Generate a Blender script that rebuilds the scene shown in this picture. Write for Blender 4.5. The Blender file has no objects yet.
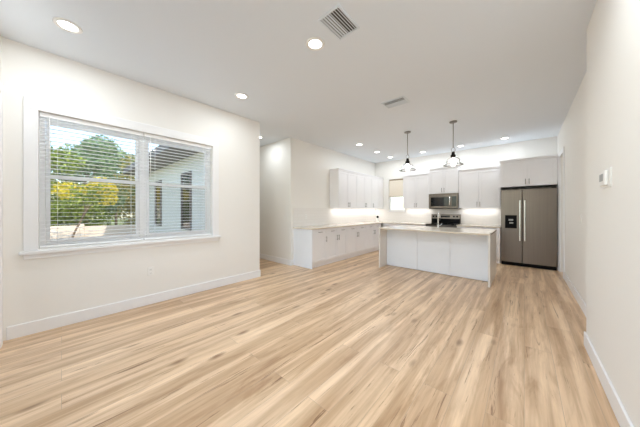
import bpy, math, random
from mathutils import Vector, Matrix
random.seed(7)
S = bpy.context.scene
COL = S.collection

# ------------------------------------------------------------------ camera
CAM_H = 1.313
cd = bpy.data.cameras.new('camera'); cam = bpy.data.objects.new('camera', cd); COL.objects.link(cam)
cd.sensor_width = 36.0; cd.lens = 36.0 * 229.74 / 640.0
cd.shift_y = -(213.5 - 210.25) / 640.0
cd.clip_start = 0.02; cd.clip_end = 300
cam.location = (0, 0, CAM_H); cam.rotation_euler = (math.pi/2, 0, math.radians(41.63))
S.camera = cam
# ------------------------------------------------------------------ world, sun, exposure
W = bpy.data.worlds.new('sky'); S.world = W; W.use_nodes = True
wn = W.node_tree.nodes; wl = W.node_tree.links; wn.clear()
wo = wn.new('ShaderNodeOutputWorld'); bg = wn.new('ShaderNodeBackground'); sk = wn.new('ShaderNodeTexSky')
sk.sky_type = 'NISHITA'; sk.sun_disc = False; sk.sun_elevation = math.radians(48); sk.sun_rotation = math.radians(70)
sk.air_density = 1.0; sk.dust_density = 1.0; sk.ozone_density = 1.0
bg.inputs['Strength'].default_value = 0.44
wl.new(sk.outputs[0], bg.inputs['Color']); wl.new(bg.outputs[0], wo.inputs[0])
sl = bpy.data.lights.new('sun', 'SUN'); sl.energy = 4.0; sl.angle = math.radians(0.6); sl.color = (1, .95, .86)
so = bpy.data.objects.new('sun', sl); COL.objects.link(so)
so.rotation_euler = Vector((-.72, -.22, -.85)).to_track_quat('-Z', 'Y').to_euler()
S.view_settings.view_transform = 'Standard'; S.view_settings.look = 'None'
S.view_settings.gamma = 1.0; S.view_settings.use_curve_mapping = False
S.view_settings.exposure = 0.44
S.cycles.max_bounces = 16; S.cycles.diffuse_bounces = 10; S.cycles.transparent_max_bounces = 24
LAMP_W = 8.8          # watts of each recessed lamp
STRIP_W = 1.3          # watts of each under-cabinet strip

# ------------------------------------------------------------------ materials
def srgb(r, g, b):
    f = lambda c: (c/12.92 if c <= .04045 else ((c+.055)/1.055)**2.4)
    return (f(r/255), f(g/255), f(b/255), 1)
def mat(name, col, rough=.5, metal=0.0, noise=None, bump=None, spec=None):
    m = bpy.data.materials.new(name); m.use_nodes = True
    nt = m.node_tree; b = nt.nodes['Principled BSDF']
    b.inputs['Base Color'].default_value = col; b.inputs['Roughness'].default_value = rough; b.inputs['Metallic'].default_value = metal
    if spec is not None: b.inputs['Specular IOR Level'].default_value = spec
    tc = nt.nodes.new('ShaderNodeTexCoord')
    if noise:
        sc, amt = noise[0], noise[1]
        mp = nt.nodes.new('ShaderNodeMapping'); mp.inputs['Scale'].default_value = noise[2] if len(noise) > 2 else (1, 1, 1)
        n = nt.nodes.new('ShaderNodeTexNoise'); n.inputs['Scale'].default_value = sc; n.inputs['Detail'].default_value = 5
        mx = nt.nodes.new('ShaderNodeMixRGB'); mx.blend_type = 'MULTIPLY'; mx.inputs[0].default_value = 1
        rp = nt.nodes.new('ShaderNodeValToRGB'); rp.color_ramp.elements[0].position = .3; rp.color_ramp.elements[1].position = .7
        v = 1 - amt; rp.color_ramp.elements[0].color = (v, v, v, 1); rp.color_ramp.elements[1].color = (1, 1, 1, 1)
        nt.links.new(tc.outputs['Object'], mp.inputs[0]); nt.links.new(mp.outputs[0], n.inputs['Vector'])
        nt.links.new(n.outputs['Fac'], rp.inputs[0]); mx.inputs[1].default_value = col
        nt.links.new(rp.outputs[0], mx.inputs[2]); nt.links.new(mx.outputs[0], b.inputs['Base Color'])
    if bump:
        n2 = nt.nodes.new('ShaderNodeTexNoise'); n2.inputs['Scale'].default_value = bump[0]; n2.inputs['Detail'].default_value = 3
        bp = nt.nodes.new('ShaderNodeBump'); bp.inputs['Strength'].default_value = bump[1]; bp.inputs['Distance'].default_value = .002
        nt.links.new(tc.outputs['Object'], n2.inputs['Vector']); nt.links.new(n2.outputs['Fac'], bp.inputs['Height']); nt.links.new(bp.outputs[0], b.inputs['Normal'])
    return m
def emit(name, col, strength):
    m = bpy.data.materials.new(name); m.use_nodes = True; nt = m.node_tree; nt.nodes.clear()
    o = nt.nodes.new('ShaderNodeOutputMaterial'); e = nt.nodes.new('ShaderNodeEmission')
    e.inputs[0].default_value = col; e.inputs[1].default_value = strength; nt.links.new(e.outputs[0], o.inputs[0]); return m
def thin_glass(name, tint=(1, 1, 1, 1), rough=0.0, ior=1.45, frost=0):
    m = bpy.data.materials.new(name); m.use_nodes = True; nt = m.node_tree; nt.nodes.clear()
    o = nt.nodes.new('ShaderNodeOutputMaterial'); mx = nt.nodes.new('ShaderNodeMixShader'); fr = nt.nodes.new('ShaderNodeFresnel'); fr.inputs[0].default_value = ior
    t = nt.nodes.new('ShaderNodeBsdfTransparent'); t.inputs[0].default_value = tint
    g = nt.nodes.new('ShaderNodeBsdfGlossy'); g.inputs['Roughness'].default_value = rough
    if frost:
        tl = nt.nodes.new('ShaderNodeBsdfTranslucent'); tl.inputs[0].default_value = (.95, .95, .95, 1); m2 = nt.nodes.new('ShaderNodeMixShader'); m2.inputs[0].default_value = frost
        nt.links.new(t.outputs[0], m2.inputs[1]); nt.links.new(tl.outputs[0], m2.inputs[2]); tout = m2.outputs[0]
    else: tout = t.outputs[0]
    nt.links.new(fr.outputs[0], mx.inputs[0]); nt.links.new(tout, mx.inputs[1]); nt.links.new(g.outputs[0], mx.inputs[2]); nt.links.new(mx.outputs[0], o.inputs[0])
    return m
def floor_material():
    m = bpy.data.materials.new('oak_plank_floor'); m.use_nodes = True; nt = m.node_tree; N = nt.nodes; L = nt.links
    b = N['Principled BSDF']; tc = N.new('ShaderNodeTexCoord')
    sx = N.new('ShaderNodeSeparateXYZ'); L.new(tc.outputs['Object'], sx.inputs[0])
    cx = N.new('ShaderNodeCombineXYZ'); L.new(sx.outputs['Y'], cx.inputs['X']); L.new(sx.outputs['X'], cx.inputs['Y'])
    def brick():
        br = N.new('ShaderNodeTexBrick'); br.inputs['Scale'].default_value = 1.0
        br.inputs['Brick Width'].default_value = 1.83; br.inputs['Row Height'].default_value = .19
        br.inputs['Mortar Size'].default_value = .0011; br.inputs['Mortar Smooth'].default_value = .2; br.offset = .37; br.offset_frequency = 2
        L.new(cx.outputs[0], br.inputs['Vector']); return br
    br = brick(); br.inputs['Color1'].default_value = (0, 0, 0, 1); br.inputs['Color2'].default_value = (1, 1, 1, 1); br.inputs['Mortar'].default_value = (.5, .5, .5, 1)
    # each plank shifts the grain so no two planks carry the same figure
    sh = N.new('ShaderNodeVectorMath'); sh.operation = 'SCALE'; sh.inputs['Scale'].default_value = 37.0
    L.new(br.outputs['Color'], sh.inputs[0])
    ad = N.new('ShaderNodeVectorMath'); ad.operation = 'ADD'; L.new(tc.outputs['Object'], ad.inputs[0]); L.new(sh.outputs[0], ad.inputs[1])
    def noise(scale, sx_, sy_, detail=6, rough=.6, dist=0, src=None):
        mp = N.new('ShaderNodeMapping'); mp.inputs['Scale'].default_value = (sx_, sy_, 1); L.new(src or ad.outputs[0], mp.inputs[0])
        n = N.new('ShaderNodeTexNoise'); n.inputs['Scale'].default_value = scale; n.inputs['Detail'].default_value = detail; n.inputs['Roughness'].default_value = rough; n.inputs['Distortion'].default_value = dist
        L.new(mp.outputs[0], n.inputs['Vector']); return n
    def ramp(src, stops):
        r = N.new('ShaderNodeValToRGB'); e = r.color_ramp.elements
        while len(e) < len(stops): e.new(.5)
        for k, (p, c) in enumerate(stops): e[k].position = p; e[k].color = c
        L.new(src, r.inputs[0]); return r
    def mix(kind, f, a, c):
        x = N.new('ShaderNodeMixRGB'); x.blend_type = kind
        if isinstance(f, float): x.inputs[0].default_value = f
        else: L.new(f, x.inputs[0])
        for i, q in ((1, a), (2, c)):
            if isinstance(q, tuple): x.inputs[i].default_value = q
            else: L.new(q, x.inputs[i])
        return x
    plank = ramp(br.outputs['Color'], [(0, FLOOR[0]), (.35, FLOOR[1]), (.7, FLOOR[2]), (1, FLOOR[3])])
    heart = noise(1.0, 9.0, .42, 4, .5, .5, tc.outputs['Object'])          # pale sapwood bands beside browner heartwood
    g0 = ramp(heart.outputs['Fac'], [(.37, (1.17, 1.19, 1.20, 1)), (.46, (1.06, 1.06, 1.05, 1)), (.53, (.89, .845, .79, 1)), (.66, (.75, .675, .595, 1))])
    c0 = mix('MULTIPLY', 1.0, plank.outputs[0], g0.outputs[0])
    broad = noise(1.0, 9, 1.4, 5, .6, .9)
    g1 = ramp(broad.outputs['Fac'], [(.30, (.74, .66, .58, 1)), (.47, (.96, .94, .92, 1)), (.7, (1.06, 1.06, 1.06, 1))])
    c1 = mix('MULTIPLY', 1.0, c0.outputs[0], g1.outputs[0])
    fine = noise(1.0, 70, 2.2, 6, .65)
    g2 = ramp(fine.outputs['Fac'], [(.3, (.86, .83, .79, 1)), (.6, (1.03, 1.03, 1.03, 1))])
    c2 = mix('MULTIPLY', .8, c1.outputs[0], g2.outputs[0])
    streak = noise(1.0, 26, 1.0, 5, .7, 1.4)
    g3 = ramp(streak.outputs['Fac'], [(.335, (.36, .26, .19, 1)), (.39, (1, 1, 1, 1))])
    c3 = mix('MULTIPLY', .85, c2.outputs[0], g3.outputs[0])
    # knots
    mp = N.new('ShaderNodeMapping'); mp.inputs['Scale'].default_value = (5.0, 1.9, 1); L.new(ad.outputs[0], mp.inputs[0])
    vo = N.new('ShaderNodeTexVoronoi'); vo.inputs['Scale'].default_value = .8; L.new(mp.outputs[0], vo.inputs['Vector'])
    g4 = ramp(vo.outputs['Distance'], [(.03, (.32, .22, .15, 1)), (.15, (1, 1, 1, 1))])
    c4 = mix('MULTIPLY', .85, c3.outputs[0], g4.outputs[0])
    seam = mix('MIX', br.outputs['Fac'], c4.outputs[0], (.42, .31, .22, 1))
    L.new(seam.outputs[0], b.inputs['Base Color'])
    rr = ramp(fine.outputs['Fac'], [(.3, (.36, .36, .36, 1)), (.7, (.27, .27, .27, 1))]); L.new(rr.outputs[0], b.inputs['Roughness'])
    bp = N.new('ShaderNodeBump'); bp.inputs['Strength'].default_value = .12; bp.inputs['Distance'].default_value = .002
    L.new(fine.outputs['Fac'], bp.inputs['Height']); L.new(bp.outputs[0], b.inputs['Normal'])
    return m
FLOOR = [srgb(217, 189, 158), srgb(226, 199, 169), srgb(221, 193, 161), srgb(211, 182, 150)]
def tile_material():
    m = bpy.data.materials.new('white_tile'); m.use_nodes = True; nt = m.node_tree; N = nt.nodes; L = nt.links
    b = N['Principled BSDF']; b.inputs['Roughness'].default_value = .25; tc = N.new('ShaderNodeTexCoord')
    sx = N.new('ShaderNodeSeparateXYZ'); L.new(tc.outputs['Object'], sx.inputs[0])
    a = N.new('ShaderNodeMath'); a.operation = 'ADD'; L.new(sx.outputs['X'], a.inputs[0]); L.new(sx.outputs['Y'], a.inputs[1])
    cx = N.new('ShaderNodeCombineXYZ'); L.new(a.outputs[0], cx.inputs['X']); L.new(sx.outputs['Z'], cx.inputs['Y'])
    br = N.new('ShaderNodeTexBrick'); br.inputs['Scale'].default_value = 1; br.inputs['Brick Width'].default_value = .305; br.inputs['Row Height'].default_value = .0765
    br.inputs['Mortar Size'].default_value = .0018; br.inputs['Color1'].default_value = srgb(240, 237, 234); br.inputs['Color2'].default_value = srgb(238, 235, 231); br.inputs['Mortar'].default_value = srgb(229, 225, 221)
    L.new(cx.outputs[0], br.inputs['Vector']); L.new(br.outputs['Color'], b.inputs['Base Color'])
    bp = N.new('ShaderNodeBump'); bp.invert = True; bp.inputs['Strength'].default_value = .3; bp.inputs['Distance'].default_value = .002
    L.new(br.outputs['Fac'], bp.inputs['Height']); L.new(bp.outputs[0], b.inputs['Normal']); return m
def leaf_material(name, c1, c2, c3):
    m = bpy.data.materials.new(name); m.use_nodes = True; nt = m.node_tree; N = nt.nodes; L = nt.links; N.clear()
    o = N.new('ShaderNodeOutputMaterial'); mx = N.new('ShaderNodeMixShader'); d = N.new('ShaderNodeBsdfDiffuse'); t = N.new('ShaderNodeBsdfTranslucent')
    mx.inputs[0].default_value = .4; g = N.new('ShaderNodeNewGeometry'); r = N.new('ShaderNodeValToRGB')
    e = r.color_ramp.elements; e.new(.5); e[0].color = c1; e[1].color = c2; e[2].color = c3; e[2].position = 1
    L.new(g.outputs['Random Per Island'], r.inputs[0])
    for s in (d, t): L.new(r.outputs[0], s.inputs['Color'])
    L.new(d.outputs[0], mx.inputs[1]); L.new(t.outputs[0], mx.inputs[2]); L.new(mx.outputs[0], o.inputs[0]); return m
M = {}
M['wall'] = mat('warm_white_paint', srgb(238, 236, 232), .7, bump=(180, .08))
M['ceiling'] = mat('ceiling_paint', srgb(227, 233, 240), .85, bump=(120, .12))
M['trim'] = mat('white_trim_paint', srgb(240, 240, 241), .4, noise=(6, .02))
M['cab'] = mat('white_cabinet_lacquer', srgb(243, 242, 244), .38, noise=(3, .02))
M['isl'] = mat('daylight_tinted_panel', srgb(240, 244, 250), .4, noise=(3, .02))  # bluish cast of the window light put into the panel colour
M['quartz'] = mat('cream_quartz', srgb(228, 219, 206), .18, noise=(22, .05))
M['quartz_end'] = mat('pale_quartz_end', srgb(232, 227, 221), .3, noise=(14, .04))
M['nickel'] = mat('brushed_nickel', (.33, .32, .31, 1), .35, 1.0, noise=(60, .1))
M['steel'] = mat('stainless_steel', (.235, .198, .168, 1), .30, 1.0, noise=(3, .10, (30, 30, .3)))
M['steel_side'] = mat('grey_appliance_side', srgb(92, 86, 80), .45, noise=(40, .06))
M['handle_steel'] = mat('polished_steel', (.80, .79, .77, 1), .22, 1.0, noise=(40, .04))
M['chrome'] = mat('chrome', (.8, .8, .8, 1), .08, 1.0, noise=(30, .03))
M['black'] = mat('black_plastic', (.010, .010, .011, 1), .45, noise=(30, .2), spec=.06)
M['blackglass'] = mat('black_glass', (.008, .008, .009, 1), .06, noise=(10, .1))
M['bronze'] = mat('dark_bronze', (.03, .027, .024, 1), .4, .7, noise=(40, .2))
M['plastic'] = mat('white_plastic', srgb(240, 239, 236), .35, noise=(12, .02))
M['vent'] = mat('vent_enamel', srgb(222, 229, 236), .5, noise=(12, .02))
M['slot'] = mat('grey_shadow_gap', srgb(150, 150, 148), .6, noise=(30, .05))
M['duct'] = mat('painted_duct_shade', srgb(66, 66, 66), .7, noise=(20, .1))
M['blind'] = mat('white_blind_slat', srgb(248, 249, 250), .45, noise=(20, .02))
M['vinyl'] = mat('white_vinyl_frame', srgb(248, 249, 250), .35, noise=(20, .02))
M['shade'] = mat('beige_fabric_shade', srgb(240, 231, 216), .9, noise=(140, .12, (1, 1, 3)))
M['shade_hem'] = mat('tan_fabric_hem', srgb(176, 160, 138), .9, noise=(140, .12))
M['glass'] = thin_glass('window_glass')
M['screen'] = thin_glass('screened_glass', (.90, .885, .86, 1))
M['lampglass'] = thin_glass('pendant_glass', (.98, .98, .98, 1), .05, 1.14, .10)
M['lens'] = emit('lamp_lens', (1, .97, .92, 1), 9.0)
M['bulb'] = emit('bulb_glow', (1, .96, .9, 1), 22.0)
M['strip'] = emit('strip_diffuser', (1, .98, .95, 1), 1.1)
M['lcd'] = mat('grey_display', srgb(150, 152, 150), .3, noise=(20, .05))
M['stucco'] = mat('pale_stucco', srgb(226, 223, 214), .85, bump=(60, .3), noise=(5, .04))
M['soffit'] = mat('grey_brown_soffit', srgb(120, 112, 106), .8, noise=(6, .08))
M['extglass'] = mat('dark_window_glass', (.03, .035, .04, 1), .05, noise=(5, .1))
M['fence'] = mat('cream_fence_paint', srgb(232, 214, 198), .8, noise=(4, .06))
M['grass'] = mat('grass_lawn', srgb(118, 128, 70), .95, noise=(30, .45))
M['bark'] = mat('pale_bark', srgb(120, 100, 80), .9, noise=(20, .35))
M['roof'] = mat('roof_board', srgb(120, 116, 110), .9, noise=(8, .1))
M['conc'] = mat('patio_concrete', srgb(200, 196, 190), .9, noise=(12, .1))
M['floor'] = floor_material(); M['tile'] = tile_material()
M['leafg'] = leaf_material('green_leaves', srgb(78, 100, 40), srgb(124, 146, 60), srgb(182, 192, 98))
M['leafb'] = leaf_material('blue_green_leaves', srgb(80, 108, 74), srgb(126, 152, 110), srgb(180, 196, 150))
M['leafy'] = leaf_material('yellow_leaves', srgb(176, 172, 40), srgb(232, 212, 60), srgb(250, 238, 120))
M['leafo'] = leaf_material('olive_leaves', srgb(98, 102, 46), srgb(150, 146, 76), srgb(206, 186, 118))
M['redleaf'] = M['leafo']

# ------------------------------------------------------------------ mesh helpers
def chain_loc(o):
    v = Vector((0, 0, 0))
    while o is not None: v += o.location; o = o.parent
    return v
class MB:
    def __init__(s): s.v = []; s.f = []; s.sm = set()
    def quad8(s, P):
        n = len(s.v); s.v += [Vector(p) for p in P]
        for q in ((0,3,2,1),(4,5,6,7),(0,1,5,4),(1,2,6,5),(2,3,7,6),(3,0,4,7)): s.f.append(tuple(n+i for i in q))
        return s
    def box(s, x0, x1, y0, y1, z0, z1):
        return s.quad8([(x0,y0,z0),(x1,y0,z0),(x1,y1,z0),(x0,y1,z0),(x0,y0,z1),(x1,y0,z1),(x1,y1,z1),(x0,y1,z1)])
    def obox(s, F, a0, a1, b0, b1, c0, c1):      # F=(origin,u,n): a along u, b up, c along outward normal
        o, u, n = F; Z = Vector((0,0,1)); P = lambda a, b, c: o + u*a + Z*b + n*c
        if u.cross(Z).dot(n) > 0:
            return s.quad8([P(a0,b0,c1),P(a1,b0,c1),P(a1,b0,c0),P(a0,b0,c0),P(a0,b1,c1),P(a1,b1,c1),P(a1,b1,c0),P(a0,b1,c0)])
        return s.quad8([P(a0,b0,c0),P(a1,b0,c0),P(a1,b0,c1),P(a0,b0,c1),P(a0,b1,c0),P(a1,b1,c0),P(a1,b1,c1),P(a0,b1,c1)])
    def tube(s, pts, r, n=12, caps=True):
        pts = [Vector(p) for p in pts]; R = r if isinstance(r, (list, tuple)) else [r]*len(pts)
        base = len(s.v); ref = None
        for i, p in enumerate(pts):
            d = (pts[min(i+1, len(pts)-1)] - pts[max(i-1, 0)]).normalized()
            if ref is None: ref = d.orthogonal().normalized()
            a = (ref - d*ref.dot(d)).normalized(); ref = a; b = d.cross(a)
            for k in range(n):
                t = 2*math.pi*k/n; s.v.append(p + (a*math.cos(t)+b*math.sin(t))*R[i])
        for i in range(len(pts)-1):
            for k in range(n):
                k2 = (k+1) % n; s.sm.add(len(s.f)); s.f.append((base+i*n+k, base+i*n+k2, base+(i+1)*n+k2, base+(i+1)*n+k))
        if caps:
            s.f.append(tuple(base+k for k in range(n))[::-1]); s.f.append(tuple(base+(len(pts)-1)*n+k for k in range(n)))
        return s
    def lathe(s, c, prof, n=32):                 # prof: (radius, z) bottom to top or any order
        base = len(s.v); c = Vector(c)
        for r, z in prof:
            for k in range(n):
                t = 2*math.pi*k/n; s.v.append(c + Vector((r*math.cos(t), r*math.sin(t), z)))
        for i in range(len(prof)-1):
            for k in range(n):
                k2 = (k+1) % n; s.sm.add(len(s.f)); s.f.append((base+i*n+k, base+i*n+k2, base+(i+1)*n+k2, base+(i+1)*n+k))
        if prof[0][0] > 1e-4: s.f.append(tuple(base+k for k in range(n))[::-1])
        if prof[-1][0] > 1e-4: s.f.append(tuple(base+(len(prof)-1)*n+k for k in range(n)))
        return s
    def build(s, name, m, parent=None, bevel=0, loc=None):
        o = bpy.data.objects.new(name, None); bpy.data.objects.remove(o)
        off = chain_loc(parent) if parent is not None else Vector(loc) if loc is not None else Vector((0,0,0))
        me = bpy.data.meshes.new(name); me.from_pydata([tuple(v-off) for v in s.v], [], s.f); me.update()
        for i in s.sm: me.polygons[i].use_smooth = True
        me.materials.append(m); o = bpy.data.objects.new(name, me); COL.objects.link(o)
        if parent is not None: o.parent = parent
        elif loc is not None: o.location = loc
        if bevel:
            b = o.modifiers.new('edge', 'BEVEL'); b.width = bevel; b.segments = 2; b.limit_method = 'ANGLE'; b.angle_limit = math.radians(40)
        return o
def thing(name, label, cat, loc, group=None):
    o = bpy.data.objects.new(name, None); COL.objects.link(o); o.location = loc; o.empty_display_size = .1
    o['label'] = label; o['category'] = cat
    if group: o['group'] = group
    return o
def tag(o, label, cat, group=None):
    o['label'] = label; o['category'] = cat
    if group: o['group'] = group
    return o
def struct(o): o['kind'] = 'structure'; return o
def sbox(name, m, *boxes):
    b = MB()
    for q in boxes: b.box(*q)
    return struct(b.build(name, m))
def hole_wall(axis, t0, t1, a0, a1, z0, z1, h):  # boxes round openings h=[(a0,a1,z0,z1)] sorted along a
    out = []; cur = a0
    def B(p, q, lo, hi):
        if q-p > 1e-4 and hi-lo > 1e-4: out.append((t0,t1,p,q,lo,hi) if axis == 'x' else (p,q,t0,t1,lo,hi))
    for (p, q, lo, hi) in h:
        B(cur, p, z0, z1); B(p, q, z0, lo); B(p, q, hi, z1); cur = q
    B(cur, a1, z0, z1); return out
def copy_tree(o, parent=None):
    c = o.copy(); COL.objects.link(c)
    if parent is not None: c.parent = parent; c.matrix_parent_inverse = o.matrix_parent_inverse.copy()
    for ch in list(o.children): copy_tree(ch, c)
    return c
V = Vector

# ------------------------------------------------------------------ the shell
XL, XK, YW, YB, XR, XR2, HC, YE, YF = -3.907, -4.138, 3.61, 7.72, .449, .58, 3.05, 2.60, -.40
WY0, WY1, WZ0, WZ1 = -.165, 1.68, .895, 2.385          # window opening in the left wall
KX0, KX1, KZ0, KZ1 = -3.60, -3.02, 1.29, 2.40           # kitchen window
DX0, DX1, DZ1 = -3.72, .0, 2.44                       # added patio door, unseen behind the camera
sbox('floor', M['floor'], (-7.1, .75, YF-.15, YB+.15, -.12, 0))
sbox('ceiling', M['ceiling'], (XL-.15, .75, YF-.15, YB+.15, HC, HC+.15), (-7.25, XL-.15, YE-.15, YB+.15, HC, HC+.15))
sbox('roof', M['roof'], (-4.3, 1.4, YF-.15, YB+1.0, HC+.16, HC+.3), (-12.4, -4.3, YE-.15, YB+1.0, HC+.16, HC+.3))  # unseen; back overhang added to keep sun out of the kitchen window
sbox('wall_left', M['wall'], *hole_wall('x', XL-.15, XL, YF, YE, 0, HC, [(WY0, WY1, WZ0, WZ1)]))
sbox('wall_hall', M['wall'], (-7.1, XK, YW, YW+.14, 0, HC))
sbox('wall_hall_end', M['wall'], (-7.25, -7.1, YE, YW+.14, 0, HC))
sbox('wall_kitchen', M['wall'], (XK-.14, XK, YW+.14, YB, 0, HC))
sbox('wall_back', M['wall'], *hole_wall('y', YB, YB+.15, XK-.14, XR2+.15, 0, HC, [(KX0, KX1, KZ0, KZ1)]))
sbox('wall_right', M['wall'], *hole_wall('x', XR2, XR2+.15, 3.37, YB, 0, HC, [(6.46, 7.06, 0, 2.44)]))
sbox('wall_right_near', M['wall'], (XR, XR2+.15, YF, 3.37, 0, HC))
sbox('wall_front', M['wall'], *hole_wall('y', YF-.15, YF, XL-.15, XR2+.15, 0, HC, [(DX0, DX1, 0, DZ1)]))
sbox('wall_wing', M['stucco'], (-12.3, XL-.15, YE-.15, YE-.005, -.3, HC))
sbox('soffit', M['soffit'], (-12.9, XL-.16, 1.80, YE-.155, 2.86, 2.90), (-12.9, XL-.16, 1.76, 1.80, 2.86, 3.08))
# baseboards
BH, BT = .135, .016
def base(name, *bx):
    o = sbox(name, M['trim'], *bx); m = o.modifiers.new('edge', 'BEVEL'); m.width = .006; m.segments = 2; m.limit_method = 'ANGLE'; return o
base('baseboard_left', (XL, XL+BT, YF+.03, YE+BT, 0, BH), (XL-.14, XL, YE, YE+BT, 0, BH))
base('baseboard_hall', (-7.08, XK+BT, YW-BT, YW, 0, BH), (XK, XK+BT, YW, 3.685, 0, BH))
base('baseboard_right', (XR2-BT, XR2, 3.40, 6.365, 0, BH))
base('baseboard_right_near', (XR-BT, XR, YF+.02, 3.37+BT, 0, BH), (XR, XR2-BT, 3.37, 3.37+BT, 0, BH))
# ---- large double window in the left wall
w = struct(thing('window_1', 'white double window with two sliding sash units in the left wall', 'window', (XL-.08, (WY0+WY1)/2, WZ0)))
XW0, XW1 = XL-.135, XL-.085
f = MB(); ym0, ym1 = .715, .795
f.box(XW0, XW1, WY0, WY0+.045, WZ0, WZ1).box(XW0, XW1, WY1-.045, WY1, WZ0, WZ1).box(XW0, XW1, WY0+.045, WY1-.045, WZ1-.045, WZ1).box(XW0, XW1, WY0+.045, WY1-.045, WZ0, WZ0+.045).box(XW0, XW1, ym0, ym1, WZ0+.045, WZ1-.045)
f.build('window_frame', M['vinyl'], w, .004)
for a, b in ((WY0+.047, ym0-.002), (ym1+.002, WY1-.047)):
    zm = 1.69
    for nm, z0, z1, dx in (('upper_sash', zm-.02, WZ1-.047, -.012), ('lower_sash', WZ0+.047, zm+.025, .012)):
        s_ = MB(); x0 = (XW0+XW1)/2+dx-.011; x1 = x0+.022; t = .035
        s_.box(x0, x1, a, a+t, z0, z1).box(x0, x1, b-t, b, z0, z1).box(x0, x1, a+t, b-t, z0, z0+t+.01).box(x0, x1, a+t, b-t, z1-t-.01, z1)
        sa = s_.build(nm, M['vinyl'], w, .003)
        MB().box(x0+.009, x0+.013, a+t, b-t, z0+t+.01, z1-t-.01).build('pane', M['screen'] if nm == 'lower_sash' else M['glass'], sa)
# casing, stool and apron
c = MB(); cw = .10
c.box(XL, XL+.02, WY0-cw, WY0, WZ0-.01, WZ1).box(XL, XL+.02, WY1, WY1+cw, WZ0-.01, WZ1)
c.box(XL, XL+.020, WY0-cw, WY1+cw, WZ1, WZ1+.115)
struct(c.build('trim_1', M['trim'], None, .004))
c = MB(); c.box(XL-.08, XL+.055, WY0-cw-.025, WY1+cw+.025, WZ0-.045, WZ0-.012).box(XL, XL+.018, WY0-cw, WY1+cw, WZ0-.10, WZ0-.046)
c.box(XL-.08, XL, WY0, WY1, WZ0-.012, WZ0-.001)
struct(c.build('trim_2', M['trim'], None, .005))
# blinds: one inside each half of the window
def blind(y0, y1, label):
    t = thing('window_blind', label, 'blind', (XL-.045, (y0+y1)/2, WZ0), 'window blinds')
    x = XL-.045
    MB().box(x-.028, x+.028, y0, y1, WZ1-.05, WZ1-.003).build('headrail', M['blind'], t, .004)
    s_ = MB(); z = WZ1-.075
    while z > WZ0+.05:
        s_.box(x-.025, x+.025, y0+.004, y1-.004, z-.0014, z+.0014); z -= .0445
    s_.build('slats', M['blind'], t)
    MB().box(x-.026, x+.026, y0+.002, y1-.002, WZ0+.006, WZ0+.026).build('bottom_rail', M['blind'], t, .004)
    for yy in (y0+.13, y1-.13):
        k = MB()
        for xx in (x-.027, x+.027): k.tube([(xx, yy, WZ0+.026), (xx, yy, WZ1-.05)], .0011, 6)
        k.build('ladder_cord', M['blind'], t)
    MB().tube([(x+.034, y0+.07, WZ1-.04), (x+.036, y0+.07, WZ1-.62)], .004, 8).build('tilt_wand', M['plastic'], t)
blind(WY0+.006, .751, 'white horizontal slat blind in the left half of the big window, facing trees')
blind(.759, WY1-.006, 'white horizontal slat blind in the right half of the big window, facing house wing')
# ---- kitchen window with its shade
w = struct(thing('window_2', 'small white kitchen window in the back wall', 'window', ((KX0+KX1)/2, YB+.1, KZ0)))
f = MB(); y0, y1 = YB+.08, YB+.13
f.box(KX0, KX0+.04, y0, y1, KZ0, KZ1).box(KX1-.04, KX1, y0, y1, KZ0, KZ1).box(KX0+.04, KX1-.04, y0, y1, KZ1-.04, KZ1).box(KX0+.04, KX1-.04, y0, y1, KZ0, KZ0+.04).box(KX0+.04, KX1-.04, y0, y1, 1.82, 1.86)
f.build('window_frame', M['vinyl'], w, .003)
MB().box(KX0+.04, KX1-.04, y0+.02, y0+.026, KZ0+.04, 1.82).build('pane', M['glass'], w)
MB().box(KX0+.04, KX1-.04, y0+.02, y0+.026, 1.86, KZ1-.04).build('pane', M['glass'], w)
sbox('trim_3', M['trim'], (KX0-.03, KX1+.03, YB-.03, YB+.078, KZ0-.025, KZ0-.001))
t = thing('roman_shade', 'beige fabric shade half lowered over the small kitchen window', 'shade', ((KX0+KX1)/2, YB+.04, 1.78))
MB().box(KX0+.01, KX1-.01, YB+.03, YB+.06, KZ1-.05, KZ1-.004).build('headrail', M['shade_hem'], t, .004)
sh = MB()
for k in range(5):
    za = 1.80+.11*k; sh.box(KX0+.012, KX1-.012, YB+.030+.004*(k % 2), YB+.040+.004*(k % 2), za, za+.112)
sh.build('fabric', M['shade'], t)
MB().box(KX0+.012, KX1-.012, YB+.026, YB+.05, 1.775, 1.80).build('hem_bar', M['shade_hem'], t, .004)
# ---- patio door added behind the camera for daylight; cased doorway by the fridge
d = struct(thing('added_patio_door', 'added white framed sliding glass patio door, unseen behind the viewer, for daylight', 'door', ((DX0+DX1)/2, YF-.1, 0)))
f = MB(); y0, y1 = YF-.13, YF-.03
f.box(DX0+.001, DX0+.06, y0, y1, .002, DZ1-.002).box(DX1-.06, DX1-.001, y0, y1, .002, DZ1-.002).box(DX0+.06, DX1-.06, y0, y1, DZ1-.07, DZ1-.002).box(DX0+.06, DX1-.06, y0, y1, .002, .03)
f.build('door_frame', M['vinyl'], d, .004)
xm = (DX0+DX1)/2
for a, b, yy in ((DX0+.062, xm+.03, YF-.105), (xm-.03, DX1-.062, YF-.06)):
    s_ = MB(); s_.box(a, a+.07, yy-.018, yy+.018, .032, DZ1-.072).box(b-.07, b, yy-.018, yy+.018, .032, DZ1-.072).box(a+.07, b-.07, yy-.018, yy+.018, .032, .12).box(a+.07, b-.07, yy-.018, yy+.018, DZ1-.14, DZ1-.072)
    p_ = s_.build('sliding_panel', M['vinyl'], d, .003)
    MB().box(a+.07, b-.07, yy-.003, yy+.003, .12, DZ1-.14).build('pane', M['glass'], p_)
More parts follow.
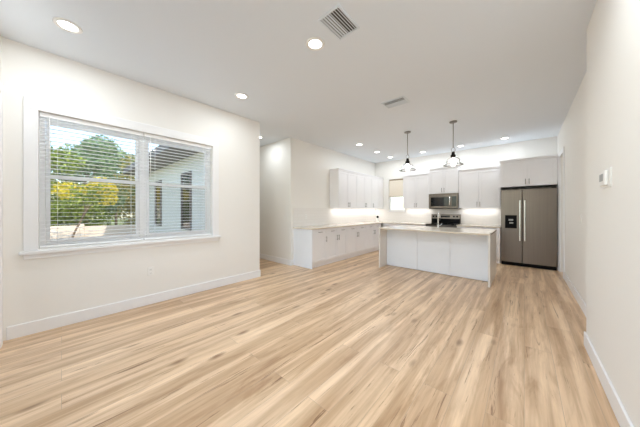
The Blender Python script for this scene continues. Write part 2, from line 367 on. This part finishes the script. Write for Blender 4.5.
sbox('trim_4', M['trim'], (DX0-.10, DX0+.001, YF, YF+.018, 0, DZ1+.10), (DX1-.001, DX1+.10, YF, YF+.018, 0, DZ1+.10), (DX0+.001, DX1-.001, YF, YF+.018, DZ1-.001, DZ1+.10))
sbox('trim_5', M['trim'], (XR2-.020, XR2, 6.37, 6.46, 0, 2.53), (XR2-.020, XR2, 7.06, 7.13, 0, 2.53), (XR2-.020, XR2, 6.46, 7.06, 2.44, 2.53))
d = struct(thing('door_2', 'white panelled door in the right wall beside the fridge', 'door', (XR2+.08, 6.76, 0)))
F_ = (V((XR2+.11, 6.465, .008)), V((0, 1, 0)), V((-1, 0, 0)))
q = MB().obox(F_, 0, .59, 0, 2.425, 0, .035)
for z0, z1 in ((.12, .95), (1.1, 2.3)): q.obox(F_, .1, .49, z0, z1, .035, .043)
q.build('door_panel', M['trim'], d, .003)
MB().lathe((XR2+.045, 6.53, .97), [(.001, -.028), (.024, -.015), (.028, 0), (.024, .015), (.001, .028)], 16).build('door_knob', M['nickel'], d)
# backsplash tile
sbox('trim_6', M['tile'], (XK, XK+.008, 3.69, YB-.009, .912, 1.372))
sbox('trim_7', M['tile'], (XK+.009, KX0-.031, YB-.008, YB, .912, 1.372), (KX0-.031, KX1+.031, YB-.008, YB, .912, 1.26), (KX1+.031, -.45, YB-.008, YB, .912, 1.372))

# ------------------------------------------------------------------ kitchen cabinets
FL = (V((XK, 0, 0)), V((0, 1, 0)), V((1, 0, 0)))        # run on the left wall, facing +X
FB = (V((0, YB, 0)), V((1, 0, 0)), V((0, -1, 0)))       # run on the back wall, facing the room
def pull(F, a, b, c, length, vertical, parent):
    o, u, n = F; Z = V((0,0,1)); P = lambda a_, b_, c_: o+u*a_+Z*b_+n*c_
    m = MB(); r = .0055; h = length/2; so_ = .03
    if vertical:
        m.tube([P(a, b-h, c+so_), P(a, b+h, c+so_)], r, 10)
        for q in (-h*.7, h*.7): m.tube([P(a, b+q, c), P(a, b+q, c+so_)], r*.85, 8)
    else:
        m.tube([P(a-h, b, c+so_), P(a+h, b, c+so_)], r, 10)
        for q in (-h*.7, h*.7): m.tube([P(a+q, b, c), P(a+q, b, c+so_)], r*.85, 8)
    return m.build('handle', M['nickel'], parent)
def shaker(F, a0, a1, b0, b1, c, name, parent, rail=.06, m=None):
    g = .0018; a0 += g; a1 -= g; b0 += g; b1 -= g
    q = MB(); T = .02; r = min(rail, (b1-b0)*.28)
    q.obox(F, a0, a0+rail, b0, b1, c, c+T).obox(F, a1-rail, a1, b0, b1, c, c+T).obox(F, a0+rail, a1-rail, b0, b0+r, c, c+T).obox(F, a0+rail, a1-rail, b1-r, b1, c, c+T)
    q.obox(F, a0+rail, a1-rail, b0+r, b1-r, c, c+T-.009)
    return q.build(name, m or M['cab'], parent, .0015)
def base_cabinet(F, a0, a1, label, group, doors, drawers, depth=.59, hinge='pair', end=None):
    o, u, n = F; ctr = o+u*((a0+a1)/2)+n*(depth/2)
    t = thing('base_cabinet', label, 'cabinet', ctr, group)
    a0 += .0008; a1 -= .0008
    MB().obox(F, a0, a1, .115, .879, .002, depth).build('body', M['cab'], t)
    MB().obox(F, a0, a1, .0, .114, .002, depth-.035).build('plinth', M['cab'], t)
    if end:
        MB().obox(F, a0-.019, a0-.001, .0, .879, .002, depth+.022).build('end_panel', M['isl'], t, .002)
    w_ = (a1-a0)
    for k in range(drawers):
        x0, x1 = a0+w_*k/drawers, a0+w_*(k+1)/drawers
        dr = shaker(F, x0, x1, .735, .875, depth, 'drawer', t, .045); pull(F, (x0+x1)/2, .805, depth+.02, .13, False, dr)
    for k in range(doors):
        x0, x1 = a0+w_*k/doors, a0+w_*(k+1)/doors
        dr = shaker(F, x0, x1, .12, .732, depth, 'door', t)
        hx = x1-.035 if (doors == 1 or k % 2 == 0) else x0+.035
        pull(F, hx, .63, depth+.02, .13, True, dr)
    return t
def wall_cabinet(F, a0, a1, z0, z1, label, group, doors, depth=.31, crown=.065, hand=None, name='wall_cabinet', strip=True, ends=(0, 0), filler=0, hz=.10):
    o, u, n = F; ctr = o+u*((a0+a1)/2)+n*(depth/2)+V((0,0,z0))
    t = thing(name, label, 'cabinet', ctr, group)
    a0 += .0008; a1 -= .0008
    MB().obox(F, a0, a1, z0, z1-crown, .012, depth).build('body', M['cab'], t)
    cr = MB(); cr.obox(F, a0-.0*ends[0], a1, z1-crown, z1-.03, .012, depth+.022).obox(F, a0-.012*ends[0], a1+.012*ends[1], z1-.03, z1, .012, depth+.036)
    cr.build('crown', M['cab'], t, .003)
    e1 = a1-filler
    w_ = e1-a0
    for k in range(doors):
        x0, x1 = a0+w_*k/doors, a0+w_*(k+1)/doors
        dr = shaker(F, x0, x1, z0+.002, z1-crown-.003, depth, 'door', t)
        hx = (x1-.032 if k % 2 == 0 else x0+.032) if doors > 1 else (x0+.032 if hand == 'l' else x1-.032)
        pull(F, hx, z0+hz, depth+.02, .13, True, dr)
    if filler: MB().obox(F, e1+.002, a1, z0, z1-crown-.003, depth, depth+.018).build('filler', M['cab'], t)
    if strip:
        MB().obox(F, a0+.05, a1-.05, z0-.009, z0-.0005, .10, .13).build('light_strip', M['strip'], t)
        ld = bpy.data.lights.new('strip_lamp', 'AREA'); ld.shape = 'RECTANGLE'; ld.energy = STRIP_W*(a1-a0); ld.color = (1, .98, .95)
        ld.size = a1-a0-.12; ld.size_y = .025
        lo = bpy.data.objects.new('strip_lamp', ld); COL.objects.link(lo); lo.parent = t
        p = o+u*((a0+a1)/2)+n*.115+V((0,0,z0-.012)); lo.location = p-ctr
        lo.rotation_euler = (0, 0, math.pi/2 if abs(u.y) > .5 else 0)
    return t
G1 = 'base cabinets of the left run'
base_cabinet(FL, 3.715, 4.215, 'white base cabinet at the free end of the left run, single door and drawer', G1, 1, 1, end=True)
base_cabinet(FL, 4.215, 5.06, 'white two-door base cabinet, second from the free end of the left run', G1, 2, 2)
base_cabinet(FL, 5.06, 6.06, 'white two-door base cabinet, third from the free end of the left run', G1, 2, 2)
base_cabinet(FL, 6.06, 6.99, 'white two-door base cabinet of the left run nearest the kitchen corner', G1, 2, 2)
G2 = 'base cabinets along the back wall'
base_cabinet(FB, -3.52, -2.76, 'white base cabinet below the small kitchen window', G2, 2, 2)
base_cabinet(FB, -2.76, -2.165, 'white base cabinet directly left of the range', G2, 1, 1)
base_cabinet(FB, -1.365, -.437, 'white base cabinet between the range and the fridge', G2, 2, 2)
G3 = 'wall cabinets on the left wall'
wall_cabinet(FL, 5.05, 6.02, 1.375, 2.475, 'white two-door wall cabinet at the free end of the left upper row', G3, 2, ends=(1, 0))
wall_cabinet(FL, 6.02, 6.93, 1.375, 2.475, 'white two-door wall cabinet in the middle of the left upper row', G3, 2)
wall_cabinet(FL, 6.93, 7.71, 1.375, 2.475, 'white single-door wall cabinet in the corner beside the small window', G3, 1, hand='l', filler=.3)
G4 = 'wall cabinets on the back wall'
wall_cabinet(FB, -2.95, -2.155, 1.375, 2.445, 'white two-door wall cabinet right of the small kitchen window', G4, 2, ends=(1, 0))
wall_cabinet(FB, -2.15, -1.38, 1.80, 2.565, 'white two-door wall cabinet above the microwave, taller than its neighbours', G4, 2, strip=False, depth=.325, ends=(1, 1))
wall_cabinet(FB, -1.375, -.445, 1.375, 2.445, 'white two-door wall cabinet between microwave and fridge', G4, 2)
t = wall_cabinet(FB, -.44, .544, 1.875, 2.53, 'deep white two-door cabinet above the fridge', G4, 2, depth=.55, strip=False, ends=(1, 0), name='fridge_cabinet')
MB().box(.546, .578, YB-.57, YB-.002, .0, 2.50).build('side_panel', M['cab'], t, .002)

# worktops
def slab(name, label, boxes, m, loc):
    b = MB()
    for q in boxes: b.box(*q)
    return tag(b.build(name, m, None, .003, loc), label, 'countertop')
slab('countertop', 'cream L-shaped worktop on the left cabinets, turning the corner to the range',
     [(XK+.002, -3.495, 3.675, YB-.63, .881, .911), (XK+.002, -2.162, YB-.63, YB-.009, .881, .911)], M['quartz'], (-3.8, 5.5, .881))
slab('countertop', 'short cream worktop between the range and the fridge', [(-1.368, -.431, YB-.63, YB-.009, .881, .911)], M['quartz'], (-.9, 7.4, .881))

# island
IX0, IX1, IY0, IY1, IP = -2.495, -.43, 4.83, 6.03, 5.17
t = thing('island_cabinet', 'white kitchen island with three white back panels, bluish daylight painted into their colour', 'island', (-1.46, 5.6, 0))
MB().box(IX0+.04, IX1-.04, IP+.019, IY1-.04, .10, .878).build('body', M['cab'], t)
MB().box(IX0+.04, IX1-.04, IP+.03, IY1-.09, 0, .099).build('plinth', M['cab'], t)
for a, b in ((IX0+.036, -1.752), (-1.748, -1.112), (-1.108, IX1-.036)):
    MB().box(a+.002, b-.002, IP, IP+.018, .012, .876).build('back_panel', M['isl'], t, .003)
FI = (V((0, IY1-.04, 0)), V((1, 0, 0)), V((0, 1, 0)))
for k in range(4):
    a = IX0+.05+k*.49
    dr = shaker(FI, a, a+.485, .12, .872, 0, 'door', t); pull(FI, a+(.45 if k % 2 == 0 else .035), .76, .02, .13, True, dr)
t = thing('island_countertop', 'cream quartz island worktop with waterfall end panels', 'countertop', (-1.46, 5.43, .881))
MB().box(IX0, IX1, IY0, IY1, .881, .913).build('top', M['quartz'], t, .003)
for a, b in ((IX0+.002, IX0+.034), (IX1-.034, IX1-.002)):
    MB().box(a, b, IY0+.003, IY1-.003, 0, .880).build('end_panel', M['quartz_end'], t, .003)

# faucet on the island
t = thing('faucet', 'chrome gooseneck faucet standing on the island worktop', 'faucet', (-1.44, 5.60, .914))
MB().lathe((-1.44, 5.60, .914), [(.027, 0), (.027, .006), (.021, .014), (.021, .07), (.015, .085)], 20).build('base', M['chrome'], t)
pts = [(-1.44, 5.60, .995), (-1.44, 5.60, 1.19)]+[(-1.44, 5.60+.07-.07*math.cos(a), 1.19+.085*math.sin(a)) for a in [math.pi*k/10 for k in range(1, 11)]]+[(-1.44, 5.74, 1.13)]
MB().tube(pts, .012, 12).build('spout', M['chrome'], t)
MB().tube([(-1.44, 5.74, 1.13), (-1.44, 5.74, 1.08)], [.014, .017], 12).build('spray_head', M['bronze'], t)
MB().tube([(-1.42, 5.60, .965), (-1.385, 5.60, .985), (-1.36, 5.60, 1.03)], .006, 8).build('lever', M['chrome'], t)

# small bottle in the corner
t = thing('bottle', 'small white bottle with a dark cap in the kitchen counter corner', 'bottle', (-3.86, 7.40, .912))
MB().lathe((-3.86, 7.40, .912), [(.042, 0), (.046, .01), (.046, .10), (.03, .12), (.022, .125)], 20).build('body', M['plastic'], t)
MB().lathe((-3.86, 7.40, 1.0371), [(.024, 0), (.036, .01), (.040, .045), (.032, .075), (.012, .085)], 20).build('cap', M['black'], t)

# ------------------------------------------------------------------ appliances
# range
RX0, RX1 = -2.158, -1.372; rc = (RX0+RX1)/2
t = thing('range', 'stainless electric range with black glass cooktop and raised control panel', 'range', (rc, 7.37, 0))
MB().box(RX0, RX1, 7.08, 7.70, .05, .905).build('body', M['steel_side'], t)
MB().box(RX0+.02, RX1-.02, 7.12, 7.65, 0, .049).build('plinth', M['black'], t)
ct = MB().box(RX0-.0, RX1+.0, 7.03, 7.63, .906, .922).build('cooktop', M['blackglass'], t, .003)
for x, y, r in ((rc-.19, 7.2, .1), (rc+.19, 7.2, .075), (rc-.19, 7.46, .075), (rc+.19, 7.46, .1)):
    MB().lathe((x, y, .922), [(r, 0), (r, .0008), (r-.006, .0009), (r-.006, 0)], 28).build('burner_ring', M['steel_side'], ct)
bgp = MB().quad8([(RX0, 7.635, .922), (RX1, 7.635, .922), (RX1, 7.705, .922), (RX0, 7.705, .922), (RX0, 7.655, 1.195), (RX1, 7.655, 1.195), (RX1, 7.705, 1.195), (RX0, 7.705, 1.195)]).build('control_panel', M['steel'], t, .006)
MB().quad8([(RX0+.012, 7.628, .925), (RX1-.012, 7.628, .925), (RX1-.012, 7.66, .925), (RX0+.012, 7.66, .925), (RX0+.012, 7.639, 1.06), (RX1-.012, 7.639, 1.06), (RX1-.012, 7.66, 1.06), (RX0+.012, 7.66, 1.06)]).build('lower_panel', M['black'], bgp)
MB().box(rc-.13, rc+.12, 7.642, 7.66, 1.10, 1.155).build('display', M['blackglass'], bgp)
for dx in (-.33, -.245, .225, .31):
    MB().tube([(rc+dx, 7.655, 1.128), (rc+dx, 7.622, 1.126)], [.026, .022], 16).build('knob', M['black'], bgp)
od = MB().box(RX0+.004, RX1-.004, 7.045, 7.079, .25, .83).build('oven_door', M['steel'], t, .004)
MB().box(RX0+.12, RX1-.12, 7.040, 7.046, .38, .68).build('window', M['blackglass'], od)
MB().tube([(RX0+.06, 7.0, .79), (RX1-.06, 7.0, .79)], .012, 12).tube([(RX0+.09, 7.0, .79), (RX0+.09, 7.05, .79)], .009, 8).tube([(RX1-.09, 7.0, .79), (RX1-.09, 7.05, .79)], .009, 8).build('handle', M['handle_steel'], od)
MB().box(RX0+.004, RX1-.004, 7.05, 7.079, .06, .24).build('storage_drawer', M['steel'], t, .004)
# over-the-range microwave
t = thing('microwave', 'stainless over-the-range microwave under the taller wall cabinet', 'microwave', (rc, 7.5, 1.355))
MX0, MX1, MZ0, MZ1, MY = -2.145, -1.385, 1.355, 1.795, 7.335
MB().box(MX0, MX1, MY+.03, YB-.002, MZ0, MZ1).build('body', M['steel_side'], t)
dr = MB(); dw = MX1-.17
dr.box(MX0, MX0+.05, MY, MY+.029, MZ0+.02, MZ1-.055).box(dw-.045, dw, MY, MY+.029, MZ0+.02, MZ1-.055).box(MX0+.05, dw-.045, MY, MY+.029, MZ0+.02, MZ0+.075).box(MX0+.05, dw-.045, MY, MY+.029, MZ1-.10, MZ1-.055)
dr = dr.build('door', M['steel'], t, .003)
MB().box(MX0+.05, dw-.045, MY+.006, MY+.029, MZ0+.075, MZ1-.10).build('window', M['blackglass'], dr)
MB().tube([(dw-.02, MY-.035, MZ0+.06), (dw-.02, MY-.035, MZ1-.09)], .011, 12).tube([(dw-.02, MY-.035, MZ0+.09), (dw-.02, MY, MZ0+.09)], .008, 8).tube([(dw-.02, MY-.035, MZ1-.12), (dw-.02, MY, MZ1-.12)], .008, 8).build('handle', M['handle_steel'], dr)
cp = MB().box(dw+.003, MX1, MY, MY+.029, MZ0+.02, MZ1-.055).build('control_panel', M['steel'], t, .003)
MB().box(dw+.02, MX1-.03, MY-.003, MY+.002, MZ0+.06, MZ1-.085).build('keypad', M['blackglass'], cp)
MB().box(MX0, MX1, MY+.003, MY+.029, MZ1-.053, MZ1).build('vent_grille', M['steel'], t, .003)
MB().box(MX0, MX1, MY+.005, MY+.029, MZ0, MZ0+.018).build('bottom_trim', M['black'], t)
# fridge
t = thing('refrigerator', 'stainless side-by-side refrigerator with black water dispenser', 'refrigerator', (.05, 7.43, 0))
QX0, QX1, QS, QY = -.425, .538, -.033, 7.115
MB().box(QX0+.004, QX1-.004, QY+.072, YB-.012, .03, 1.80).build('body', M['steel_side'], t, .004)
MB().box(QX0+.01, QX1-.01, QY+.03, QY+.30, .001, .075).build('base_grille', M['black'], t)
for dx in (QX0+.06, QX1-.06): MB().box(dx-.04, dx+.04, QY+.02, QY+.12, 1.801, 1.822).build('hinge_cover', M['black'], t, .004)
MB().box(QX0+.004, QX1-.004, QY+.012, QY+.071, 1.803, 1.816).build('top_trim', M['black'], t)
def fdoor(a, b):
    q = MB(); r = .006
    # slightly rounded front edges
    prof = [(a, QY+.07), (b, QY+.07), (b, QY+r)]+[(b-r+r*math.cos(k*math.pi/2/4), QY+r-r*math.sin(k*math.pi/2/4)) for k in range(1, 5)]+[(a+r-r*math.sin(k*math.pi/2/4), QY+r-r*math.cos(k*math.pi/2/4)) for k in range(0, 5)]
    base_ = len(q.v); m = len(prof)
    for z in (.085, 1.80): q.v += [V((x, y, z)) for x, y in prof]
    for i in range(m):
        j = (i+1) % m; q.f.append((base_+j, base_+i, base_+m+i, base_+m+j))
    q.f.append(tuple(range(m))); q.f.append(tuple(range(2*m-1, m-1, -1)))
    return q.build('door', M['steel'], t)
d1 = fdoor(QX0, QS-.004); d2 = fdoor(QS+.004, QX1)
for dd, xh in ((d1, QS-.042), (d2, QS+.042)):
    h = MB(); h.box(xh-.013, xh+.013, QY-.058, QY-.042, .60, 1.545)
    for z in (.66, 1.485): h.box(xh-.010, xh+.010, QY-.043, QY, z-.02, z+.02)
    h.build('handle', M['handle_steel'], dd, .005)
ds = MB(); a, b, z0, z1 = -.345, -.13, .885, 1.195
ds.box(a, a+.02, QY-.008, QY-.001, z0, z1).box(b-.02, b, QY-.008, QY-.001, z0, z1).box(a+.02, b-.02, QY-.008, QY-.001, z0, z0+.03).box(a+.02, b-.02, QY-.008, QY-.001, z1-.09, z1).box(a+.02, b-.02, QY-.003, QY-.001, z0+.03, z1-.09)
dp = ds.build('water_dispenser', M['black'], d1)
MB().box(a+.065, b-.065, QY-.012, QY-.0085, z1-.13, z1-.09).build('ice_chute', M['lcd'], dp)
MB().box(a+.08, b-.065, QY-.014, QY-.0035, z1-.20, z1-.165).build('paddle', M['lcd'], dp)

# ------------------------------------------------------------------ lamps and ceiling fittings
def recessed(x, y, label, power=1.0, z=HC):
    t = thing('recessed_light', label, 'ceiling light', (x, y, z), 'recessed ceiling lights')
    MB().lathe((x, y, z), [(.066, -.001), (.068, -.007), (.092, -.009), (.098, -.001)], 32).build('trim_ring', M['plastic'], t)
    MB().lathe((x, y, z), [(.066, -.0015), (.0001, -.0015)], 32).build('lens', M['lens'], t)
    ld = bpy.data.lights.new('downlight', 'AREA'); ld.shape = 'DISK'; ld.size = .125; ld.energy = LAMP_W*power; ld.color = (.90, .965, 1)
    lo = bpy.data.objects.new('downlight', ld); COL.objects.link(lo); lo.parent = t; lo.location = (0, 0, -.012)
recessed(-3.21, .04, 'round recessed light in the ceiling corner nearest the big window', .8)
recessed(-1.63, 1.76, 'round recessed light beside the nearer louvred ceiling vent')
recessed(-3.21, 1.82, 'round recessed light near the free end of the window wall', .75)
recessed(-4.72, 3.12, 'round recessed light half hidden in the hallway ceiling', .6)
recessed(-3.26, 5.24, 'round recessed light nearest the room in the row along left cabinets', .42)
recessed(-3.28, 6.25, 'round recessed light in the middle of the row along left cabinets', .42)
recessed(-3.28, 7.16, 'round recessed light at the kitchen corner above the small window', .42)
recessed(-2.26, 7.16, 'round recessed light near the back wall between the two pendants', .42)
recessed(-1.28, 7.16, 'round recessed light near the back wall just right of the pendants', .42)
recessed(-.35, 7.10, 'round recessed light in front of the fridge cabinet', .42)
recessed(-1.63, .04, 'added round fill light above the patio door, unseen behind the viewer')  # added out of view to brighten the room, as are the next two
recessed(-.10, 1.76, 'added round fill light out of view in front of the thermostat wall')  # extra lamp above the frame, added for brightness
recessed(-.10, .04, 'added round fill light in the corner, unseen behind the viewer')  # extra lamp behind the camera, added for brightness
def vent(x0, x1, y0, y1, along, label, n):
    t = thing('ceiling_vent', label, 'vent', ((x0+x1)/2, (y0+y1)/2, HC), 'ceiling vents')
    MB().box(x0+.005, x1-.005, y0+.005, y1-.005, HC-.003, HC-.001).build('duct_shade_sheet', M['duct'], t)  # flat dark sheet, the shade inside the duct painted on
    f = MB(); e = .018; zz = (HC-.014, HC-.0005)
    f.box(x0-e, x0, y0-e, y1+e, *zz).box(x1, x1+e, y0-e, y1+e, *zz).box(x0, x1, y0-e, y0, *zz).box(x0, x1, y1, y1+e, *zz)
    f.build('frame', M['vent'], t, .003)
    s_ = MB(); w_ = .007
    for k in range(n):
        if along == 'y':
            c = x0+(x1-x0)*(k+.5)/n; d_ = .006 if k < n/2 else -.006
            s_.quad8([(c-w_/2-d_*.0, y0, HC-.012), (c+w_/2, y0, HC-.012), (c+w_/2, y1, HC-.012), (c-w_/2, y1, HC-.012), (c-w_/2+d_, y0, HC-.005), (c+w_/2+d_, y0, HC-.005), (c+w_/2+d_, y1, HC-.005), (c-w_/2+d_, y1, HC-.005)])
        else:
            c = y0+(y1-y0)*(k+.5)/n; d_ = .006 if k < n/2 else -.006
            s_.quad8([(x0, c-w_/2, HC-.012), (x1, c-w_/2, HC-.012), (x1, c+w_/2, HC-.012), (x0, c+w_/2, HC-.012), (x0, c-w_/2+d_, HC-.005), (x1, c-w_/2+d_, HC-.005), (x1, c+w_/2+d_, HC-.005), (x0, c+w_/2+d_, HC-.005)])
    s_.build('louvre', M['vent'], t)
vent(-1.385, -1.185, 1.565, 1.865, 'y', 'larger white louvred ceiling vent nearest the viewer', 8)
vent(-1.715, -1.385, 3.46, 3.67, 'x', 'small white louvred ceiling vent in front of the pendants', 8)

def pendant(x, y, label):
    t = thing('pendant_light', label, 'pendant', (x, y, HC), 'pendants over the island')
    MB().lathe((x, y, HC), [(.001, -.028), (.05, -.026), (.066, -.018), (.068, -.0005)], 28).build('canopy', M['nickel'], t)
    MB().tube([(x, y, HC-.027), (x, y, 2.54)], .0075, 10).build('rod', M['nickel'], t)
    MB().tube([(x+.034*math.sin(a), y, 2.495+.048*math.cos(a)) for a in [2*math.pi*k/20 for k in range(21)]], .0045, 8, False).build('loop', M['nickel'], t)
    MB().lathe((x, y, 2.35), [(.046, 0), (.046, .045), (.030, .055), (.030, .095), (.020, .105), (.012, .115)], 20).build('socket', M['bronze'], t)
    prof = [(.042, 2.352), (.060, 2.347), (.095, 2.325), (.122, 2.29), (.134, 2.255), (.142, 2.225), (.172, 2.203)]
    g = MB(); g.lathe((x, y, 0), prof+[(.172, 2.200), (.139, 2.222), (.131, 2.254), (.119, 2.288), (.093, 2.321), (.060, 2.343), (.042, 2.348)], 40)
    g.f = [q for q in g.f if len(q) == 4]
    sh = g.build('glass_shade', M['lampglass'], t)
    MB().tube([(x+.172*math.cos(a), y+.172*math.sin(a), 2.2) for a in [2*math.pi*k/40 for k in range(41)]], .0045, 8, False).build('rim', M['nickel'], sh)
    MB().lathe((x, y, 2.347), [(.013, 0), (.016, -.03), (.034, -.06), (.046, -.095), (.044, -.125), (.028, -.15), (.001, -.158)], 24).build('bulb', M['bulb'], t)
pendant(-1.935, 5.10, 'clear glass pendant lamp over the left half of the island')
pendant(-1.04, 5.10, 'clear glass pendant lamp over the right half of the island')

# ------------------------------------------------------------------ wall fittings
def plate(F, a, b, label, cat, name, kind, w_=.072, h_=.116, group=None):
    o, u, n = F
    t = thing(name, label, cat, o+u*a+V((0,0,b)), group)
    MB().obox(F, a-w_/2, a+w_/2, b-h_/2, b+h_/2, 0.0002, .006).build('cover_plate', M['plastic'], t, .002)
    if kind == 'outlet':
        for dz in (-.026, .026):
            s_ = MB().obox(F, a-.017, a+.017, b+dz-.015, b+dz+.015, .006, .009).build('socket', M['plastic'], t, .002)
            q = MB()
            for dx in (-.007, .007): q.obox(F, a+dx-.0016, a+dx+.0016, b+dz-.005, b+dz+.007, .009, .0096)
            q.obox(F, a-.002, a+.002, b+dz-.012, b+dz-.008, .009, .0096); q.build('slots', M['slot'], s_)
    else:
        MB().obox(F, a-.017, a+.017, b-.033, b+.033, .006, .011).build('rocker', M['plastic'], t, .002)
    return t
FWL = (V((XL, 0, 0)), V((0, 1, 0)), V((1, 0, 0)))
plate(FWL, .83, .46, 'white wall outlet low beneath the big window', 'outlet', 'wall_outlet', 'outlet')
plate((V((XK+.008, 0, 0)), V((0, 1, 0)), V((1, 0, 0))), 4.11, 1.16, 'white wall outlet in the tile above the left worktop', 'outlet', 'wall_outlet', 'outlet')
plate((V((0, YW, 0)), V((1, 0, 0)), V((0, -1, 0))), -4.36, 1.13, 'white light switch on the hallway wall beside the left cabinets', 'switch', 'light_switch', 'switch')
plate((V((XR2, 0, 0)), V((0, 1, 0)), V((-1, 0, 0))), 4.70, 1.20, 'white light switch on the right wall of the fridge passage', 'switch', 'light_switch', 'switch')
FRN = (V((XR, 0, 0)), V((0, 1, 0)), V((-1, 0, 0)))
t = thing('thermostat', 'small white thermostat with grey screen on the near right wall', 'thermostat', (XR, 2.65, 1.54))
MB().obox(FRN, 2.50, 2.74, 1.475, 1.612, .0002, .006).build('back_plate', M['plastic'], t, .002)
MB().obox(FRN, 2.56, 2.73, 1.492, 1.597, .0062, .024).build('housing', M['plastic'], t, .006)
MB().obox(FRN, 2.60, 2.70, 1.525, 1.577, .0242, .0252).build('screen', M['lcd'], t)

# ------------------------------------------------------------------ outside the windows
sbox('ground', M['grass'], (-60, -4.06, -40, 40, -.42, -.30), (-4.06, 30, -40, YF-.16, -.42, -.14), (-4.06, 30, YB+.16, 40, -.42, -.30))
sbox('patio', M['conc'], (-6, 2, -4, YF-.16, -.139, -.05))
# windows of the house wing
FW = (V((0, YE-.15, 0)), V((1, 0, 0)), V((0, -1, 0)))
for i, (a0, a1) in enumerate(((-7.76, -7.10), (-10.72, -10.02))):
    w = struct(thing('window_%d' % (3+i), 'dark window in the pale outside wall of the house wing', 'window', ((a0+a1)/2, YE-.15, .85)))
    z0, z1 = .80, 2.36; q = MB(); e = .06
    q.obox(FW, a0-e, a0, z0-e, z1+e, 0, .04).obox(FW, a1, a1+e, z0-e, z1+e, 0, .04).obox(FW, a0, a1, z0-e, z0, 0, .04).obox(FW, a0, a1, z1, z1+e, 0, .04).obox(FW, a0, a1, 1.56, 1.60, 0, .03)
    q.build('window_frame', M['soffit'], w)
    MB().obox(FW, a0, a1, z0, z1, .001, .012).build('pane', M['extglass'], w)
# fence
t = thing('fence', 'cream solid garden fence beyond the big window', 'fence', (-12, 0, -.3))
y = -9.0
while y < 2.3:
    MB().box(-12.03, -11.99, y+.06, y+1.84, -.28, .74-.02*y).build('fence_panel', M['fence'], t)
    MB().box(-12.07, -11.95, y-.055, y+.055, -.30, .82-.02*y).build('post', M['fence'], t, .01)
    y += 1.9
# trees
def leaf_cloud(q, c, R, n, size, flat=.8):
    for _ in range(n):
        while True:
            p = V((random.uniform(-1, 1), random.uniform(-1, 1), random.uniform(-1, 1)))
            if .25 < p.length < 1: break
        p = V((p.x*R, p.y*R, p.z*R*flat))+c
        a = V((random.gauss(0, 1), random.gauss(0, 1), random.gauss(0, 1))).normalized(); b = a.orthogonal().normalized(); b = (b+a.cross(b)*random.uniform(-1, 1)).normalized()
        s_ = size*random.uniform(.6, 1.3); n0 = len(q.v)
        q.v += [p-a*s_, p+b*s_*.45, p+a*s_, p-b*s_*.45]; q.f.append((n0, n0+1, n0+2, n0+3))
def tree(name, label, x, y, h, crown, m, n, size, lean=(0, 0), tr=.09, z0=-.3, cat='tree'):
    t = thing(name, label, cat, (x, y, z0))
    top = V((x+lean[0], y+lean[1], z0+h*.75)); mid = V((x+lean[0]*.4, y+lean[1]*.4, z0+h*.38))
    MB().tube([(x, y, z0), mid, top], [tr, tr*.75, tr*.35], 8).build('trunk', M['bark'], t)
    br = MB(); q = MB(); k = len(crown)
    for (dx, dy, dz, R) in crown:
        c = V((x+dx, y+dy, z0+dz)); br.tube([mid+(top-mid)*random.uniform(0, .8), c], [tr*.4, tr*.12], 6)
        leaf_cloud(q, c, R, n//k, size)
    br.build('branches', M['bark'], t); q.build('foliage', m, t)
def crown(rad, z0, z1, n, R):
    return [(random.uniform(-.25, .25), random.uniform(-rad, rad), random.uniform(z0, z1), R*random.uniform(.7, 1.2)) for _ in range(n)]
tree('leafy_tree', 'tall dark green tree at the left edge of the window view', -17.2, -.8, 6.1, crown(1.0, 2.0, 5.6, 11, .85), M['leafg'], 6500, .10)
tree('leafy_tree', 'loose blue-green tree in the middle of the window view', -20.6, 1.0, 6.0, crown(1.4, 2.0, 5.9, 11, .95), M['leafb'], 8000, .11)
tree('leafy_tree', 'tall green tree beyond the end of the house wing', -24.6, 7.6, 9.0, crown(1.6, 2.8, 9.0, 12, 1.0), M['leafg'], 5000, .12)
tree('leafy_tree', 'rounded green tree at the right side of the left window pane', -24.4, 2.9, 6.8, crown(1.3, 2.2, 6.6, 12, 1.0), M['leafb'], 7000, .12)
tree('leafy_tree', 'olive green tree behind the right end of the fence', -17.4, 3.5, 5.2, crown(1.0, 1.0, 4.6, 10, .8), M['leafo'], 5500, .09)
tree('shrub', 'bright yellow-leaved shrub behind the left end of the fence', -13.5, -1.5, 1.7, crown(.5, .6, 1.6, 7, .45), M['leafy'], 2200, .06, tr=.04, cat='shrub')
tree('shrub', 'tall yellow-topped shrub in the middle behind the fence', -15.2, .8, 2.8, crown(.8, 2.1, 2.9, 9, .45), M['leafy'], 2800, .07, tr=.04, cat='shrub')
tree('shrub', 'dark green shrub directly behind the fence', -13.5, .45, 2.2, crown(.5, .4, 2.1, 10, .55), M['leafg'], 5500, .06, tr=.04, cat='shrub')
tree('shrub', 'olive shrub behind the fence near the house wing', -13.7, 2.5, 2.3, crown(.55, .4, 2.3, 9, .55), M['leafo'], 4500, .06, tr=.04, cat='shrub')
tree('hedge', 'dense dark hedge in the background behind the garden trees', -29, 2.0, 3.9, [(0, -6+1.1*k, 1.3+.9*(k % 3), 1.25) for k in range(12)], M['leafg'], 9000, .13, cat='hedge')
tree('sapling', 'thin leaning sapling in front of the garden fence', -10.6, .05, 2.4, [(.1, .55, 2.0, .35), (.1, .8, 2.25, .35), (.0, .35, 2.2, .3)], M['leafg'], 350, .06, lean=(.05, .55), tr=.035, cat='tree')
